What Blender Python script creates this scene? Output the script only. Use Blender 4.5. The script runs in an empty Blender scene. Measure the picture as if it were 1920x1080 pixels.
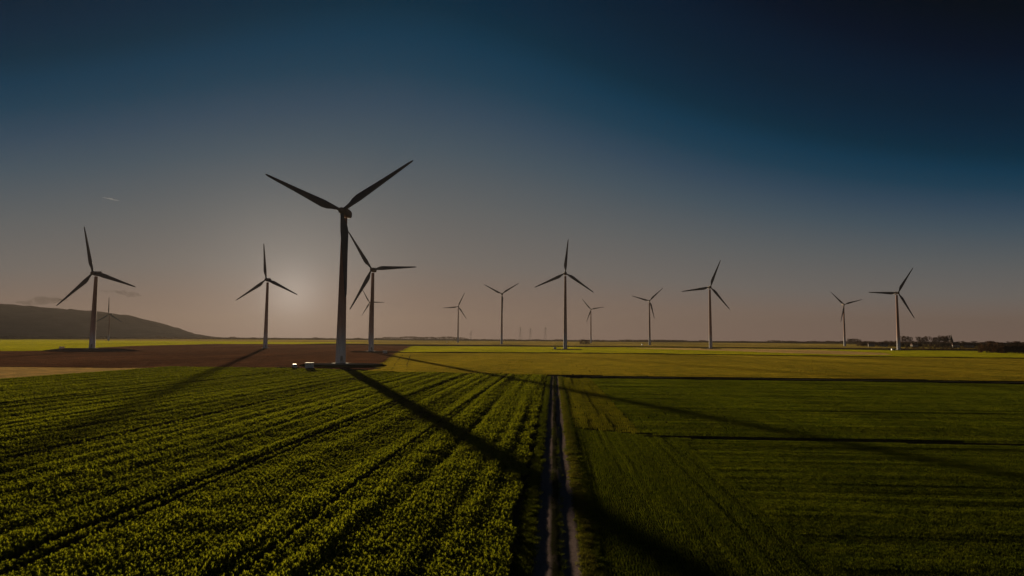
import bpy, bmesh, math, random
import numpy as np
from mathutils import Vector, Matrix, Euler, noise as mnoise

R = math.radians
rng = np.random.default_rng(11)
random.seed(5)
scene = bpy.context.scene
COL = scene.collection

# ------------------------------------------------------------------ camera
CAM_H = 13.0
YAW, PITCH, ROLL = R(3.77), math.atan(94 / 1200), R(0.40)
cam_d = bpy.data.cameras.new('camera')
cam_d.sensor_width = 36.0
cam_d.lens = 36.0 * 1200 / 1920
cam_d.clip_start = 0.1
cam_d.clip_end = 60000
cam = bpy.data.objects.new('camera', cam_d)
COL.objects.link(cam)
_f = Vector((-math.sin(YAW) * math.cos(PITCH), math.cos(YAW) * math.cos(PITCH), math.sin(PITCH)))
_r0 = Vector((math.cos(YAW), math.sin(YAW), 0))
_u0 = _r0.cross(_f)
_r = _r0 * math.cos(ROLL) + _u0 * math.sin(ROLL)
_u = _u0 * math.cos(ROLL) - _r0 * math.sin(ROLL)
cam.matrix_world = Matrix(((_r.x, _u.x, -_f.x, 0), (_r.y, _u.y, -_f.y, 0), (_r.z, _u.z, -_f.z, CAM_H), (0, 0, 0, 1)))
scene.camera = cam

# ------------------------------------------------------------------ light
SUN_AZ, SUN_EL = R(-22.7), R(3.5)          # azimuth from +Y towards +X
sun_dir = Vector((math.sin(SUN_AZ) * math.cos(SUN_EL), math.cos(SUN_AZ) * math.cos(SUN_EL), math.sin(SUN_EL)))
sd = bpy.data.lights.new('sun', 'SUN')
sd.energy = 3.7
sd.angle = R(0.65)
sd.color = (1.0, 0.80, 0.50)
sun = bpy.data.objects.new('sun', sd)
sun.rotation_euler = (-sun_dir).to_track_quat('-Z', 'Y').to_euler()
COL.objects.link(sun)

scene.view_settings.view_transform = 'Standard'
scene.view_settings.look = 'None'
scene.view_settings.exposure = 1.15
scene.view_settings.gamma = 1.0
scene.view_settings.use_curve_mapping = False
scene.cycles.max_bounces = 6
scene.cycles.transparent_max_bounces = 6
scene.cycles.volume_bounces = 1
scene.cycles.use_denoising = True


def s2l(c):
    return tuple(((v / 255) / 12.92 if v / 255 <= 0.04045 else ((v / 255 + 0.055) / 1.055) ** 2.4) for v in c)


def build_world():
    w = bpy.data.worlds.new('World')
    scene.world = w
    w.use_nodes = True
    nt = w.node_tree
    N, L = nt.nodes, nt.links
    N.clear()

    def math_n(op, a, b=None, clamp=False):
        n = N.new('ShaderNodeMath')
        n.operation = op
        n.use_clamp = clamp
        for i, v in enumerate((a, b)):
            if v is None:
                continue
            if isinstance(v, (int, float)):
                n.inputs[i].default_value = v
            else:
                L.new(v, n.inputs[i])
        return n.outputs[0]

    out = N.new('ShaderNodeOutputWorld')
    bg = N.new('ShaderNodeBackground')
    L.new(bg.outputs[0], out.inputs['Surface'])
    tc = N.new('ShaderNodeTexCoord')
    nrm = N.new('ShaderNodeVectorMath')
    nrm.operation = 'NORMALIZE'
    L.new(tc.outputs['Generated'], nrm.inputs[0])
    sep = N.new('ShaderNodeSeparateXYZ')
    L.new(nrm.outputs[0], sep.inputs[0])
    el = math_n('MULTIPLY', math_n('ARCSINE', sep.outputs['Z']), 180 / math.pi)
    el = math_n('MAXIMUM', el, 0.0)
    hlen = math_n('SQRT', math_n('ADD', math_n('MULTIPLY', sep.outputs['X'], sep.outputs['X']),
                                 math_n('MULTIPLY', sep.outputs['Y'], sep.outputs['Y'])))
    cosd = math_n('DIVIDE', math_n('ADD', math_n('MULTIPLY', sep.outputs['X'], math.sin(R(-14))),
                                   math_n('MULTIPLY', sep.outputs['Y'], math.cos(R(-14)))),
                  math_n('MAXIMUM', hlen, 1e-4))
    away = math_n('SUBTRACT', 1.0, math_n('MULTIPLY', cosd, cosd))       # clear sky is darkest at right angles to the sun
    fac = math_n('ADD', 1.0, math_n('MULTIPLY', away, 2.0))
    t = math_n('DIVIDE', math_n('MULTIPLY', el, fac), 60.0, True)
    ramp = N.new('ShaderNodeValToRGB')
    L.new(t, ramp.inputs[0])
    cr = ramp.color_ramp
    stops = SKY_STOPS
    while len(cr.elements) < len(stops):
        cr.elements.new(0.5)
    for e, (p, c) in zip(cr.elements, stops):
        e.position = p / 60
    for e, (p, c) in zip(cr.elements, stops):
        e.position = p / 60
        e.color = (*s2l(c), 1)
    # aureole round the low sun
    dot = N.new('ShaderNodeVectorMath')
    dot.operation = 'DOT_PRODUCT'
    L.new(nrm.outputs[0], dot.inputs[0])
    dot.inputs[1].default_value = sun_dir
    gam = math_n('MULTIPLY', math_n('ARCCOSINE', math_n('MINIMUM', dot.outputs['Value'], 0.999999)), 180 / math.pi)
    a1 = math_n('MULTIPLY', math_n('EXPONENT', math_n('MULTIPLY', math_n('MULTIPLY', gam, gam), -1 / 50.0)), 0.085)
    a2 = math_n('MULTIPLY', math_n('EXPONENT', math_n('MULTIPLY', math_n('MULTIPLY', gam, gam), -1 / 5.0)), 0.13)
    a3 = math_n('MULTIPLY', math_n('EXPONENT', math_n('MULTIPLY', gam, -1 / 7.0)), 0.050)
    warm = N.new('ShaderNodeVectorMath')
    warm.operation = 'SCALE'
    warm.inputs[0].default_value = (1.0, 0.68, 0.40)
    L.new(a3, warm.inputs['Scale'])
    glow = N.new('ShaderNodeVectorMath')
    glow.operation = 'SCALE'
    glow.inputs[0].default_value = (1.0, 0.96, 0.88)
    L.new(math_n('ADD', a1, a2), glow.inputs['Scale'])
    sky = N.new('ShaderNodeTexSky')
    sky.sky_type = 'NISHITA'
    sky.sun_disc = False
    sky.sun_elevation = SUN_EL
    sky.sun_rotation = SUN_AZ
    sky.altitude = 100
    sky.air_density = 1.0
    sky.dust_density = 1.0
    ns = N.new('ShaderNodeVectorMath')
    ns.operation = 'SCALE'
    L.new(sky.outputs[0], ns.inputs[0])
    ns.inputs['Scale'].default_value = NISHITA
    add1 = N.new('ShaderNodeVectorMath')
    add1.operation = 'ADD'
    add0 = N.new('ShaderNodeVectorMath')
    add0.operation = 'ADD'
    L.new(ramp.outputs[0], add0.inputs[0])
    L.new(warm.outputs[0], add0.inputs[1])
    L.new(add0.outputs[0], add1.inputs[0])
    L.new(glow.outputs[0], add1.inputs[1])
    add2 = N.new('ShaderNodeVectorMath')
    add2.operation = 'ADD'
    L.new(add1.outputs[0], add2.inputs[0])
    L.new(ns.outputs[0], add2.inputs[1])
    L.new(add2.outputs[0], bg.inputs['Color'])
    bg.inputs['Strength'].default_value = SKY_STRENGTH


SKY_STOPS = [(0, (132, 110, 99)), (3.5, (126, 109, 99)), (6.7, (113, 108, 104)), (11.5, (95, 99, 101)), (16.7, (68, 85, 97)), (20, (49, 73, 92)),
             (23, (24, 62, 84)), (25.5, (8, 55, 79)), (28, (0, 44, 65)), (30.5, (0, 38, 60)), (34, (0, 31, 51)), (37, (0, 27, 48)), (42.6, (0, 16, 35)),
             (49, (0, 10, 22)), (60, (0, 14, 28))]
NISHITA = 0.0003
SKY_STRENGTH = 0.41
build_world()


# ------------------------------------------------------------------ helpers
def tag(o, label=None, cat=None, group=None, kind=None):
    if label:
        o['label'] = label
    if cat:
        o['category'] = cat
    if group:
        o['group'] = group
    if kind:
        o['kind'] = kind
    return o


def link(o, parent=None):
    COL.objects.link(o)
    if parent is not None:
        o.parent = parent
    return o


def empty(name, loc=(0, 0, 0), rz=0.0):
    o = bpy.data.objects.new(name, None)
    o.empty_display_size = 0.5
    o.location = loc
    o.rotation_euler = (0, 0, rz)
    return link(o)


def mesh_obj(name, bm, mats, parent=None, smooth=False, do_link=True):
    me = bpy.data.meshes.new(name)
    bm.normal_update()
    bm.to_mesh(me)
    bm.free()
    if smooth:
        me.polygons.foreach_set('use_smooth', [True] * len(me.polygons))
    for m in (mats if isinstance(mats, (list, tuple)) else [mats]):
        me.materials.append(m)
    o = bpy.data.objects.new(name, me)
    if do_link:
        link(o, parent)
    return o


def pydata_obj(name, verts, faces, mat, parent=None, smooth=False, do_link=True):
    me = bpy.data.meshes.new(name)
    me.from_pydata(verts, [], faces)
    if smooth:
        me.polygons.foreach_set('use_smooth', [True] * len(me.polygons))
    if mat:
        me.materials.append(mat)
    me.update()
    o = bpy.data.objects.new(name, me)
    if do_link:
        link(o, parent)
    return o


def copy_tree(o, parent=None):
    c = o.copy()
    link(c, parent)
    for ch in list(o.children):
        copy_tree(ch, c)
    return c


def add_box(bm, c, s, rot=None, bevel=0.0):
    m = Matrix.Translation(c) @ (rot.to_matrix().to_4x4() if rot else Matrix.Identity(4)) @ Matrix.Diagonal((*s, 1))
    g = bmesh.ops.create_cube(bm, size=1.0, matrix=m)
    if bevel:
        es = list({e for v in g['verts'] for e in v.link_edges})
        bmesh.ops.bevel(bm, geom=es, offset=bevel, segments=2, affect='EDGES', profile=0.6)


def add_lathe(bm, prof, seg=24, origin=(0, 0, 0), axis='Z', cap=True):
    rings = []
    for r, h in prof:
        ring = []
        for i in range(seg):
            a = 2 * math.pi * i / seg
            p = (r * math.cos(a), r * math.sin(a), h)
            if axis == 'Y':
                p = (p[0], p[2], p[1])
            ring.append(bm.verts.new((p[0] + origin[0], p[1] + origin[1], p[2] + origin[2])))
        rings.append(ring)
    for a, b in zip(rings, rings[1:]):
        for i in range(seg):
            j = (i + 1) % seg
            bm.faces.new((a[i], a[j], b[j], b[i]) if axis == 'Z' else (a[i], b[i], b[j], a[j]))
    if cap:
        bm.faces.new(list(reversed(rings[0])) if axis == 'Z' else rings[0])
        bm.faces.new(rings[-1] if axis == 'Z' else list(reversed(rings[-1])))


def add_tube(bm, p, q, r0, r1, seg=6):
    p, q = Vector(p), Vector(q)
    d = (q - p).normalized()
    s = d.cross(Vector((0, 0, 1)) if abs(d.z) < 0.9 else Vector((1, 0, 0))).normalized()
    t = d.cross(s)
    A = [bm.verts.new(p + (s * math.cos(2 * math.pi * i / seg) + t * math.sin(2 * math.pi * i / seg)) * r0) for i in range(seg)]
    B = [bm.verts.new(q + (s * math.cos(2 * math.pi * i / seg) + t * math.sin(2 * math.pi * i / seg)) * r1) for i in range(seg)]
    for i in range(seg):
        j = (i + 1) % seg
        bm.faces.new((A[i], A[j], B[j], B[i]))
    bm.faces.new(list(reversed(A)))
    bm.faces.new(B)


# ------------------------------------------------------------------ materials
class NT:
    def __init__(self, name):
        self.m = bpy.data.materials.new(name)
        self.m.use_nodes = True
        self.t = self.m.node_tree
        self.t.nodes.clear()
        self.out = self.n('ShaderNodeOutputMaterial')

    def n(self, typ, **kw):
        x = self.t.nodes.new(typ)
        for k, v in kw.items():
            setattr(x, k, v)
        return x

    def l(self, a, b):
        self.t.links.new(a, b)

    def coords(self, scale=(1, 1, 1), obj=True):
        tc = self.n('ShaderNodeTexCoord')
        mp = self.n('ShaderNodeMapping')
        mp.inputs['Scale'].default_value = scale
        self.l(tc.outputs['Object'], mp.inputs[0])
        return mp.outputs[0]

    def noise(self, vec, scale, detail=4, rough=0.6):
        x = self.n('ShaderNodeTexNoise')
        x.inputs['Scale'].default_value = scale
        x.inputs['Detail'].default_value = detail
        x.inputs['Roughness'].default_value = rough
        if vec is not None:
            self.l(vec, x.inputs['Vector'])
        return x.outputs[0]

    def ramp(self, fac, stops):
        x = self.n('ShaderNodeValToRGB')
        self.l(fac, x.inputs[0])
        cr = x.color_ramp
        while len(cr.elements) < len(stops):
            cr.elements.new(0.5)
        for e, (p, c) in zip(cr.elements, stops):
            e.position = p
        for e, (p, c) in zip(cr.elements, stops):
            e.position = p
            e.color = (*c, 1)
        return x.outputs[0]

    def mix(self, fac, a, b, blend='MIX'):
        x = self.n('ShaderNodeMix', data_type='RGBA', blend_type=blend)
        for k, v in ((0, fac), (6, a), (7, b)):
            if isinstance(v, (int, float)):
                x.inputs[k].default_value = v
            elif isinstance(v, tuple):
                x.inputs[k].default_value = (*v, 1)
            else:
                self.l(v, x.inputs[k])
        return x.outputs[2]

    def bsdf(self, col, rough=0.7, metal=0.0, bump=None, bstr=0.3, bdist=0.1, spec=0.3):
        b = self.n('ShaderNodeBsdfPrincipled')
        if isinstance(col, tuple):
            b.inputs['Base Color'].default_value = (*col, 1)
        else:
            self.l(col, b.inputs['Base Color'])
        b.inputs['Roughness'].default_value = rough
        b.inputs['Metallic'].default_value = metal
        b.inputs['Specular IOR Level'].default_value = spec
        if bump is not None:
            bp = self.n('ShaderNodeBump')
            bp.inputs['Strength'].default_value = bstr
            bp.inputs['Distance'].default_value = bdist
            self.l(bump, bp.inputs['Height'])
            self.l(bp.outputs[0], b.inputs['Normal'])
        self.l(b.outputs[0], self.out.inputs['Surface'])
        return b


def field_mat(name, c0, c1, c2, stripe_axis='Y', stripe=3.0, stripe_amt=0.35, bump=0.25):
    """Soil or short growth: mottled, streaked along the drilling direction."""
    t = NT(name)
    big = t.noise(t.coords((1, 1, 1)), 0.012, 5, 0.6)
    along = (1 / stripe, 0.012, 1) if stripe_axis == 'Y' else (0.012, 1 / stripe, 1)
    st = t.noise(t.coords(along), 1.0, 4, 0.65)
    fine = t.noise(t.coords((1, 1, 1)), 1.6, 6, 0.7)
    col = t.ramp(big, [(0.3, c0), (0.5, c1), (0.7, c2)])
    sc = t.ramp(st, [(0.32, (1 - stripe_amt,) * 3), (0.66, (1 + stripe_amt * 0.6,) * 3)])
    col = t.mix(1.0, col, sc, 'MULTIPLY')
    fc = t.ramp(fine, [(0.3, (0.72,) * 3), (0.7, (1.2,) * 3)])
    col = t.mix(1.0, col, fc, 'MULTIPLY')
    hh = t.mix(0.5, st, fine)
    b = t.n('ShaderNodeBsdfDiffuse')
    b.inputs['Roughness'].default_value = 0.8
    bp = t.n('ShaderNodeBump')
    bp.inputs['Strength'].default_value = 0.5
    bp.inputs['Distance'].default_value = bump
    t.l(hh, bp.inputs['Height'])
    t.l(bp.outputs[0], b.inputs['Normal'])
    t.l(col, b.inputs['Color'])
    t.l(b.outputs[0], t.out.inputs['Surface'])
    return t.m


def plain_mat(name, col, rough=0.6, var=0.15, scale=2.0, metal=0.0, spec=0.3):
    t = NT(name)
    nz = t.noise(t.coords(), scale, 5, 0.65)
    c = t.ramp(nz, [(0.3, tuple(v * (1 - var) for v in col)), (0.7, tuple(min(1, v * (1 + var)) for v in col))])
    t.bsdf(c, rough, metal, spec=spec)
    return t.m


def leaf_mat(name, dif, trans, tmix=0.55, var=0.35, patch=0.05, gloss=0.0):
    t = NT(name)
    oi = t.n('ShaderNodeObjectInfo')
    geo = t.n('ShaderNodeNewGeometry')
    mp = t.n('ShaderNodeMapping')
    mp.inputs['Scale'].default_value = (1, 0.25, 1)
    t.l(geo.outputs['Position'], mp.inputs[0])
    nz = t.noise(mp.outputs[0], patch, 4, 0.6)
    k = t.ramp(nz, [(0.3, (1 - var, 1 - var, 1 - var)), (0.7, (1 + var, 1 + var * 0.85, 1 + var * 0.3))])
    k2 = t.ramp(oi.outputs['Random'], [(0.0, (0.75, 0.8, 0.8)), (1.0, (1.25, 1.15, 1.0))])
    kk = t.mix(1.0, k, k2, 'MULTIPLY')
    d = t.n('ShaderNodeBsdfDiffuse')
    tr = t.n('ShaderNodeBsdfTranslucent')
    t.l(t.mix(1.0, kk, dif, 'MULTIPLY'), d.inputs[0])
    t.l(t.mix(1.0, kk, trans, 'MULTIPLY'), tr.inputs[0])
    ms = t.n('ShaderNodeMixShader')
    ms.inputs[0].default_value = tmix
    t.l(d.outputs[0], ms.inputs[1])
    t.l(tr.outputs[0], ms.inputs[2])
    t.l(ms.outputs[0], t.out.inputs['Surface'])
    return t.m


M = {}
M['ground'] = field_mat('ground_mat', (0.055, 0.060, 0.018), (0.075, 0.070, 0.022), (0.10, 0.085, 0.035), 'X', 30, 0.3, 0.3)
M['ploughed'] = field_mat('ploughed_soil', (0.24, 0.125, 0.098), (0.28, 0.15, 0.115), (0.33, 0.18, 0.14), 'X', 4.0, 0.3, 0.15)
M['stubble'] = field_mat('stubble_soil', (0.26, 0.17, 0.08), (0.31, 0.21, 0.10), (0.36, 0.25, 0.13), 'X', 2.0, 0.25, 0.2)
M['crop_soil'] = field_mat('crop_soil', (0.06, 0.048, 0.022), (0.075, 0.058, 0.026), (0.09, 0.068, 0.03), 'Y', 1.0, 0.4, 0.2)
M['meadow_soil'] = field_mat('meadow_soil', (0.045, 0.050, 0.012), (0.065, 0.062, 0.014), (0.085, 0.066, 0.018), 'X', 3.0, 0.35, 0.2)
M['cereal_soil'] = field_mat('cereal_soil', (0.060, 0.050, 0.018), (0.075, 0.060, 0.021), (0.09, 0.068, 0.026), 'X', 0.9, 0.45, 0.2)
M['brown_strip'] = field_mat('brown_strip_soil', (0.13, 0.075, 0.055), (0.15, 0.085, 0.06), (0.17, 0.10, 0.07), 'X', 6, 0.25, 0.3)
M['tan_strip'] = field_mat('tan_strip_soil', (0.24, 0.16, 0.085), (0.28, 0.19, 0.105), (0.32, 0.22, 0.12), 'X', 5, 0.25, 0.2)
M['gravel'] = field_mat('pad_gravel', (0.24, 0.20, 0.15), (0.30, 0.25, 0.19), (0.36, 0.30, 0.23), 'X', 2, 0.2, 0.1)
M['lane'] = field_mat('lane_gravel', (0.22, 0.18, 0.14), (0.27, 0.22, 0.17), (0.33, 0.27, 0.20), 'X', 0.5, 0.35, 0.1)
M['concrete'] = plain_mat('weathered_concrete', (0.38, 0.36, 0.33), 0.9, 0.2, 1.5)
M['white_paint'] = plain_mat('white_paint', (0.78, 0.78, 0.76), 0.5, 0.06, 1.0)
M['grey_roof'] = plain_mat('kiosk_roof', (0.45, 0.45, 0.44), 0.7, 0.1, 2.0)
M['dark_metal'] = plain_mat('dark_metal', (0.07, 0.07, 0.075), 0.5, 0.2, 3.0, 0.6)
M['steel'] = plain_mat('galvanised_steel', (0.30, 0.30, 0.30), 0.5, 0.15, 3.0, 0.7)
M['rubber'] = plain_mat('tyre_rubber', (0.02, 0.02, 0.02), 0.85, 0.2, 6.0)
M['glass'] = plain_mat('window_glass', (0.03, 0.035, 0.04), 0.08, 0.1, 1.0, 0.0, 0.6)
M['lamp'] = plain_mat('lamp_glass', (0.6, 0.6, 0.58), 0.15, 0.1, 5.0)
M['bark'] = plain_mat('tree_bark', (0.055, 0.042, 0.033), 0.95, 0.3, 6.0)
M['blade'] = plain_mat('blade_grp', (0.13, 0.13, 0.15), 0.75, 0.08, 0.4, 0.0, 0.15)
M['nacelle'] = plain_mat('nacelle_grp', (0.22, 0.17, 0.16), 0.8, 0.1, 0.8, 0.0, 0.15)
M['roof_tile'] = plain_mat('roof_tile', (0.16, 0.07, 0.05), 0.85, 0.2, 1.5)
M['render'] = plain_mat('house_render', (0.40, 0.36, 0.32), 0.9, 0.12, 0.6)
M['brick'] = plain_mat('church_brick', (0.24, 0.15, 0.11), 0.9, 0.2, 0.8)
M['slate'] = plain_mat('spire_slate', (0.07, 0.07, 0.08), 0.7, 0.2, 0.8)
M['twig'] = leaf_mat('twig_brown', (0.085, 0.050, 0.034), (0.06, 0.035, 0.02), 0.25, 0.25, 0.02)
M['wood'] = leaf_mat('woodland_brown', (0.070, 0.048, 0.034), (0.05, 0.033, 0.02), 0.25, 0.3, 0.004)
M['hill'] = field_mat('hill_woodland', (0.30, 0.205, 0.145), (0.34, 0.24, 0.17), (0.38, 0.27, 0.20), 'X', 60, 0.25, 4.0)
M['rape_leaf'] = leaf_mat('crop_leaf', (0.165, 0.180, 0.022), (0.215, 0.238, 0.011), 0.55, 0.30, 0.06)
M['grass_dark'] = leaf_mat('grass_blade', (0.100, 0.122, 0.014), (0.098, 0.118, 0.006), 0.5, 0.30, 0.05)
M['grass_mid'] = leaf_mat('meadow_blade', (0.15, 0.130, 0.022), (0.25, 0.20, 0.020), 0.55, 0.35, 0.012)
M['grass_far'] = leaf_mat('bright_field_blade', (0.15, 0.16, 0.018), (0.265, 0.26, 0.008), 0.6, 0.25, 0.006)
M['far_growth'] = leaf_mat('far_field_blade', (0.12, 0.10, 0.04), (0.23, 0.18, 0.05), 0.5, 0.35, 0.003)
M['strip_blade'] = leaf_mat('strip_blade', (0.115, 0.115, 0.015), (0.155, 0.15, 0.010), 0.5, 0.35, 0.05)
M['sun_catch'] = leaf_mat('sun_catch_blade', (0.110, 0.062, 0.050), (0.100, 0.050, 0.036), 0.45, 0.3, 0.02)
M['straw'] = leaf_mat('stubble_straw', (0.38, 0.27, 0.14), (0.42, 0.29, 0.13), 0.45, 0.2, 0.02)
M['dry_grass'] = leaf_mat('dry_verge_blade', (0.07, 0.07, 0.018), (0.11, 0.105, 0.015), 0.5, 0.3, 0.1)


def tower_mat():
    """Tower colour with light painted in by height: bright foot, flare-red shaft, dark top."""
    t = NT('tower_painted_light')
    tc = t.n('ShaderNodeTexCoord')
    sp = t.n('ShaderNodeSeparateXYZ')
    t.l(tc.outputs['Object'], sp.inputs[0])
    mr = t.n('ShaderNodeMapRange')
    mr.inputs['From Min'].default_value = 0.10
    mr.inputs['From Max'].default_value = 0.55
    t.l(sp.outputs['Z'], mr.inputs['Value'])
    c = t.ramp(mr.outputs[0], [(0.0, (0.86, 0.83, 0.88)), (0.35, (0.72, 0.45, 0.38)), (1.0, (0.42, 0.22, 0.17))])  # lens flare and tone contrast put into the tower colour
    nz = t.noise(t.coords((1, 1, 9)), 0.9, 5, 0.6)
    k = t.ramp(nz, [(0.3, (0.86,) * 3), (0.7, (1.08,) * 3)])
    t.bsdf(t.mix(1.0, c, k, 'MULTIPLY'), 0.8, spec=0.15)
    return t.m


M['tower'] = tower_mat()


def track_mat():
    t = NT('track_dirt')
    v = t.coords()
    sp = t.n('ShaderNodeSeparateXYZ')
    t.l(v, sp.inputs[0])
    wob = t.noise(t.coords((0.0, 0.15, 0)), 1.0, 3, 0.6)
    ma = t.n('ShaderNodeMath', operation='MULTIPLY_ADD')
    t.l(wob, ma.inputs[0])
    ma.inputs[1].default_value = 0.5
    t.l(sp.outputs['X'], ma.inputs[2])
    mr = t.n('ShaderNodeMapRange')
    mr.inputs['From Min'].default_value = -2.4
    mr.inputs['From Max'].default_value = 2.8
    t.l(ma.outputs[0], mr.inputs['Value'])

    def px(x):
        return (x + 0.25 + 2.4) / 5.2
    g = (0.035, 0.034, 0.016)
    d = (0.22, 0.165, 0.160)
    c = t.ramp(mr.outputs[0], [(px(-1.30), g), (px(-1.02), d), (px(-0.30), d), (px(-0.08), g), (px(0.32), g), (px(0.52), d),
                               (px(1.42), d), (px(1.68), g)])
    pat = t.noise(t.coords((1, 0.35, 1)), 0.35, 5, 0.65)
    c = t.mix(t.ramp(pat, [(0.56, (0, 0, 0)), (0.68, (1, 1, 1))]), c, (0.17, 0.128, 0.115))
    fine = t.noise(v, 6, 6, 0.7)
    k = t.ramp(fine, [(0.3, (0.65,) * 3), (0.7, (1.25,) * 3)])
    b = t.bsdf(t.mix(1.0, c, k, 'MULTIPLY'), 1.0, bump=fine, bstr=0.5, bdist=0.06, spec=0.0)
    return t.m


M['track'] = track_mat()


# ------------------------------------------------------------------ setting: ground and fields
def wob(x, y, s, amp):
    return amp * mnoise.noise(Vector((x * s, y * s, 3.7)))


def sheet(name, poly, z, mat, step=12.0, amp=0.5, uneven=0.0):
    """A field sheet: a polygon with slightly uneven edges, gridded inside."""
    pts = []
    n = len(poly)
    for i in range(n):
        a, b = Vector(poly[i]), Vector(poly[(i + 1) % n])
        k = max(1, int((b - a).length / step))
        for j in range(k):
            p = a.lerp(b, j / k)
            pts.append((p.x + wob(p.x, p.y, 0.05, amp) + wob(p.x, p.y, 0.3, amp * 0.4),
                        p.y + wob(p.y, p.x + 50, 0.05, amp) + wob(p.y, p.x, 0.3, amp * 0.4), z))
    bm = bmesh.new()
    vs = [bm.verts.new(p) for p in pts]
    es = [bm.edges.new((vs[i], vs[(i + 1) % len(vs)])) for i in range(len(vs))]
    bmesh.ops.triangle_fill(bm, use_beauty=True, use_dissolve=False, edges=es, normal=(0, 0, 1))
    for f in bm.faces:
        if f.calc_center_median().z > -1e9 and f.normal.z < 0:
            f.normal_flip()
    o = mesh_obj(name, bm, mat)
    tag(o, kind='structure')
    return o


g = sheet('ground', [(-6000, -6000), (6000, -6000), (6000, 6000), (-6000, 6000)], 0.0, M['ground'], 400, 0)

CROP = [(-160, -45), (-2.0, -45), (-2.0, 227), (-27, 231), (-55, 236), (-77, 241), (-90, 253), (-108, 256), (-141, 258), (-160, 258)]
sheet('crop_field', CROP, 0.008, M['crop_soil'], 10, 0.35)
sheet('stubble_field', [(-330, 150), (-160.6, 150), (-160.6, 247), (-330, 240)], 0.008, M['stubble'], 10, 0.6)
PLOUGH = [(-520, 238), (-161, 248), (-110, 266), (-72, 254), (-84, 310), (-106, 412), (-132, 540), (-162, 693), (-215, 960), (-300, 1030),
          (-450, 1080), (-557, 1020), (-520, 760), (-462, 612), (-408, 500), (-440, 470), (-560, 440)]
sheet('ploughed_field', PLOUGH, 0.006, M['ploughed'], 15, 1.0)
MEADOW = [(-70, 254), (-72, 244), (-54, 239), (-26, 234.5), (-2, 230), (20, 229), (420, 216), (460, 514), (356, 513), (199, 536), (29, 564), (-63, 552), (-131, 532),
          (-105, 412), (-83, 310)]
sheet('meadow_field', MEADOW, 0.010, M['meadow_soil'], 15, 0.6)
BRIGHT = [(-130, 538), (-63, 560), (29, 572), (199, 544), (356, 521), (520, 520), (760, 720), (560, 900), (349, 940), (231, 980), (137, 1000), (-117, 985),
          (-212, 955), (-160, 693)]
sheet('green_field', BRIGHT, 0.012, M['meadow_soil'], 20, 1.5)
sheet('tan_strip_field', [(95, 900), (186, 770), (222, 668), (260, 600), (310, 605), (350, 700), (349, 880), (231, 965), (150, 955)], 0.020, M['tan_strip'], 20, 2)
sheet('brown_strip_field', [(-240, 1010), (-117, 1000), (140, 1010), (268, 990), (700, 1000), (600, 1120), (270, 1120), (-240, 1180), (-420, 1170)], 0.016, M['brown_strip'], 25, 3)
LEFTGREEN = [(-2200, 520), (-560, 442), (-440, 474), (-412, 500), (-465, 612), (-523, 760), (-560, 1024), (-450, 1085), (-420, 1500), (-2200, 1900)]
sheet('green_field', LEFTGREEN, 0.014, M['meadow_soil'], 25, 2)
STRIP = [(2.9, 95.2), (11.6, 90.2), (11.6, 213), (2.9, 213.5)]
sheet('drilled_strip', STRIP, 0.010, M['cereal_soil'], 8, 0.1)
MIDR = [(11.9, 89), (420, 74), (420, 200), (146, 205), (80, 211), (11.9, 213)]
sheet('cereal_field', MIDR, 0.012, M['cereal_soil'], 10, 0.2)
NEARR = [(2.6, -45), (420, -45), (420, 70), (60, 84.5), (18, 86), (2.6, 94.8)]
sheet('cereal_field', NEARR, 0.014, M['cereal_soil'], 10, 0.2)

# the farm track: two worn ruts with a raised middle
bm = bmesh.new()
prof = [(-2.35, 0.02), (-1.35, 0.05), (-1.0, 0.02), (-0.65, -0.02), (-0.3, 0.02), (-0.1, 0.09), (0.2, 0.11), (0.45, 0.09), (0.65, 0.02), (1.0, -0.02),
        (1.35, 0.03), (1.6, 0.09), (2.0, 0.12), (2.35, 0.02), (2.75, 0.0)]
prev = None
for iy in range(-45, 223):
    y = float(iy)
    w = wob(y, 0, 0.07, 0.28) + wob(y, 7, 0.35, 0.12)
    row = []
    for k, (x, z) in enumerate(prof):
        edge = 0.0 if k in (0, len(prof) - 1) else w
        row.append(bm.verts.new((x + edge, y, 0.045 + z + wob(x * 3, y, 0.7, 0.012))))
    if prev:
        for i in range(len(prof) - 1):
            bm.faces.new((prev[i], prev[i + 1], row[i + 1], row[i]))
    prev = row
tag(mesh_obj('track', bm, M['track'], smooth=True), kind='structure')

# gravel lane across the end of the track, with the ditch bank beside it
bm = bmesh.new()
prev = None
for i in range(0, 90):
    x = -4 + i * 5.0
    yc = 222.5 - 0.055 * max(0, x) + wob(x, 0, 0.02, 0.8)
    row = [bm.verts.new((x, yc + dy, z)) for dy, z in ((-1.9, 0.02), (-1.5, 0.09), (0, 0.12), (1.5, 0.09), (1.9, 0.02))]
    if prev:
        for k in range(4):
            bm.faces.new((prev[k], row[k], row[k + 1], prev[k + 1]))
    prev = row
tag(mesh_obj('lane', bm, M['lane'], smooth=True), kind='structure')
bm = bmesh.new()
prev = None
for i in range(0, 90):
    x = 4 + i * 5.0
    yc = 222.5 - 0.055 * max(0, x) + wob(x, 0, 0.02, 0.8) - 5.2
    hgt = 0.40 + wob(x, 9, 0.1, 0.2) + wob(x, 3, 0.03, 0.15)
    row = [bm.verts.new((x, yc + dy, z)) for dy, z in ((-2.6, 0.0), (-1.5, hgt * 0.7), (-0.5, hgt), (0.7, hgt * 0.9), (2.4, 0.0))]
    if prev:
        for k in range(4):
            bm.faces.new((prev[k], row[k], row[k + 1], prev[k + 1]))
    prev = row
tag(mesh_obj('bank', bm, M['crop_soil'], smooth=True), kind='structure')


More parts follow.
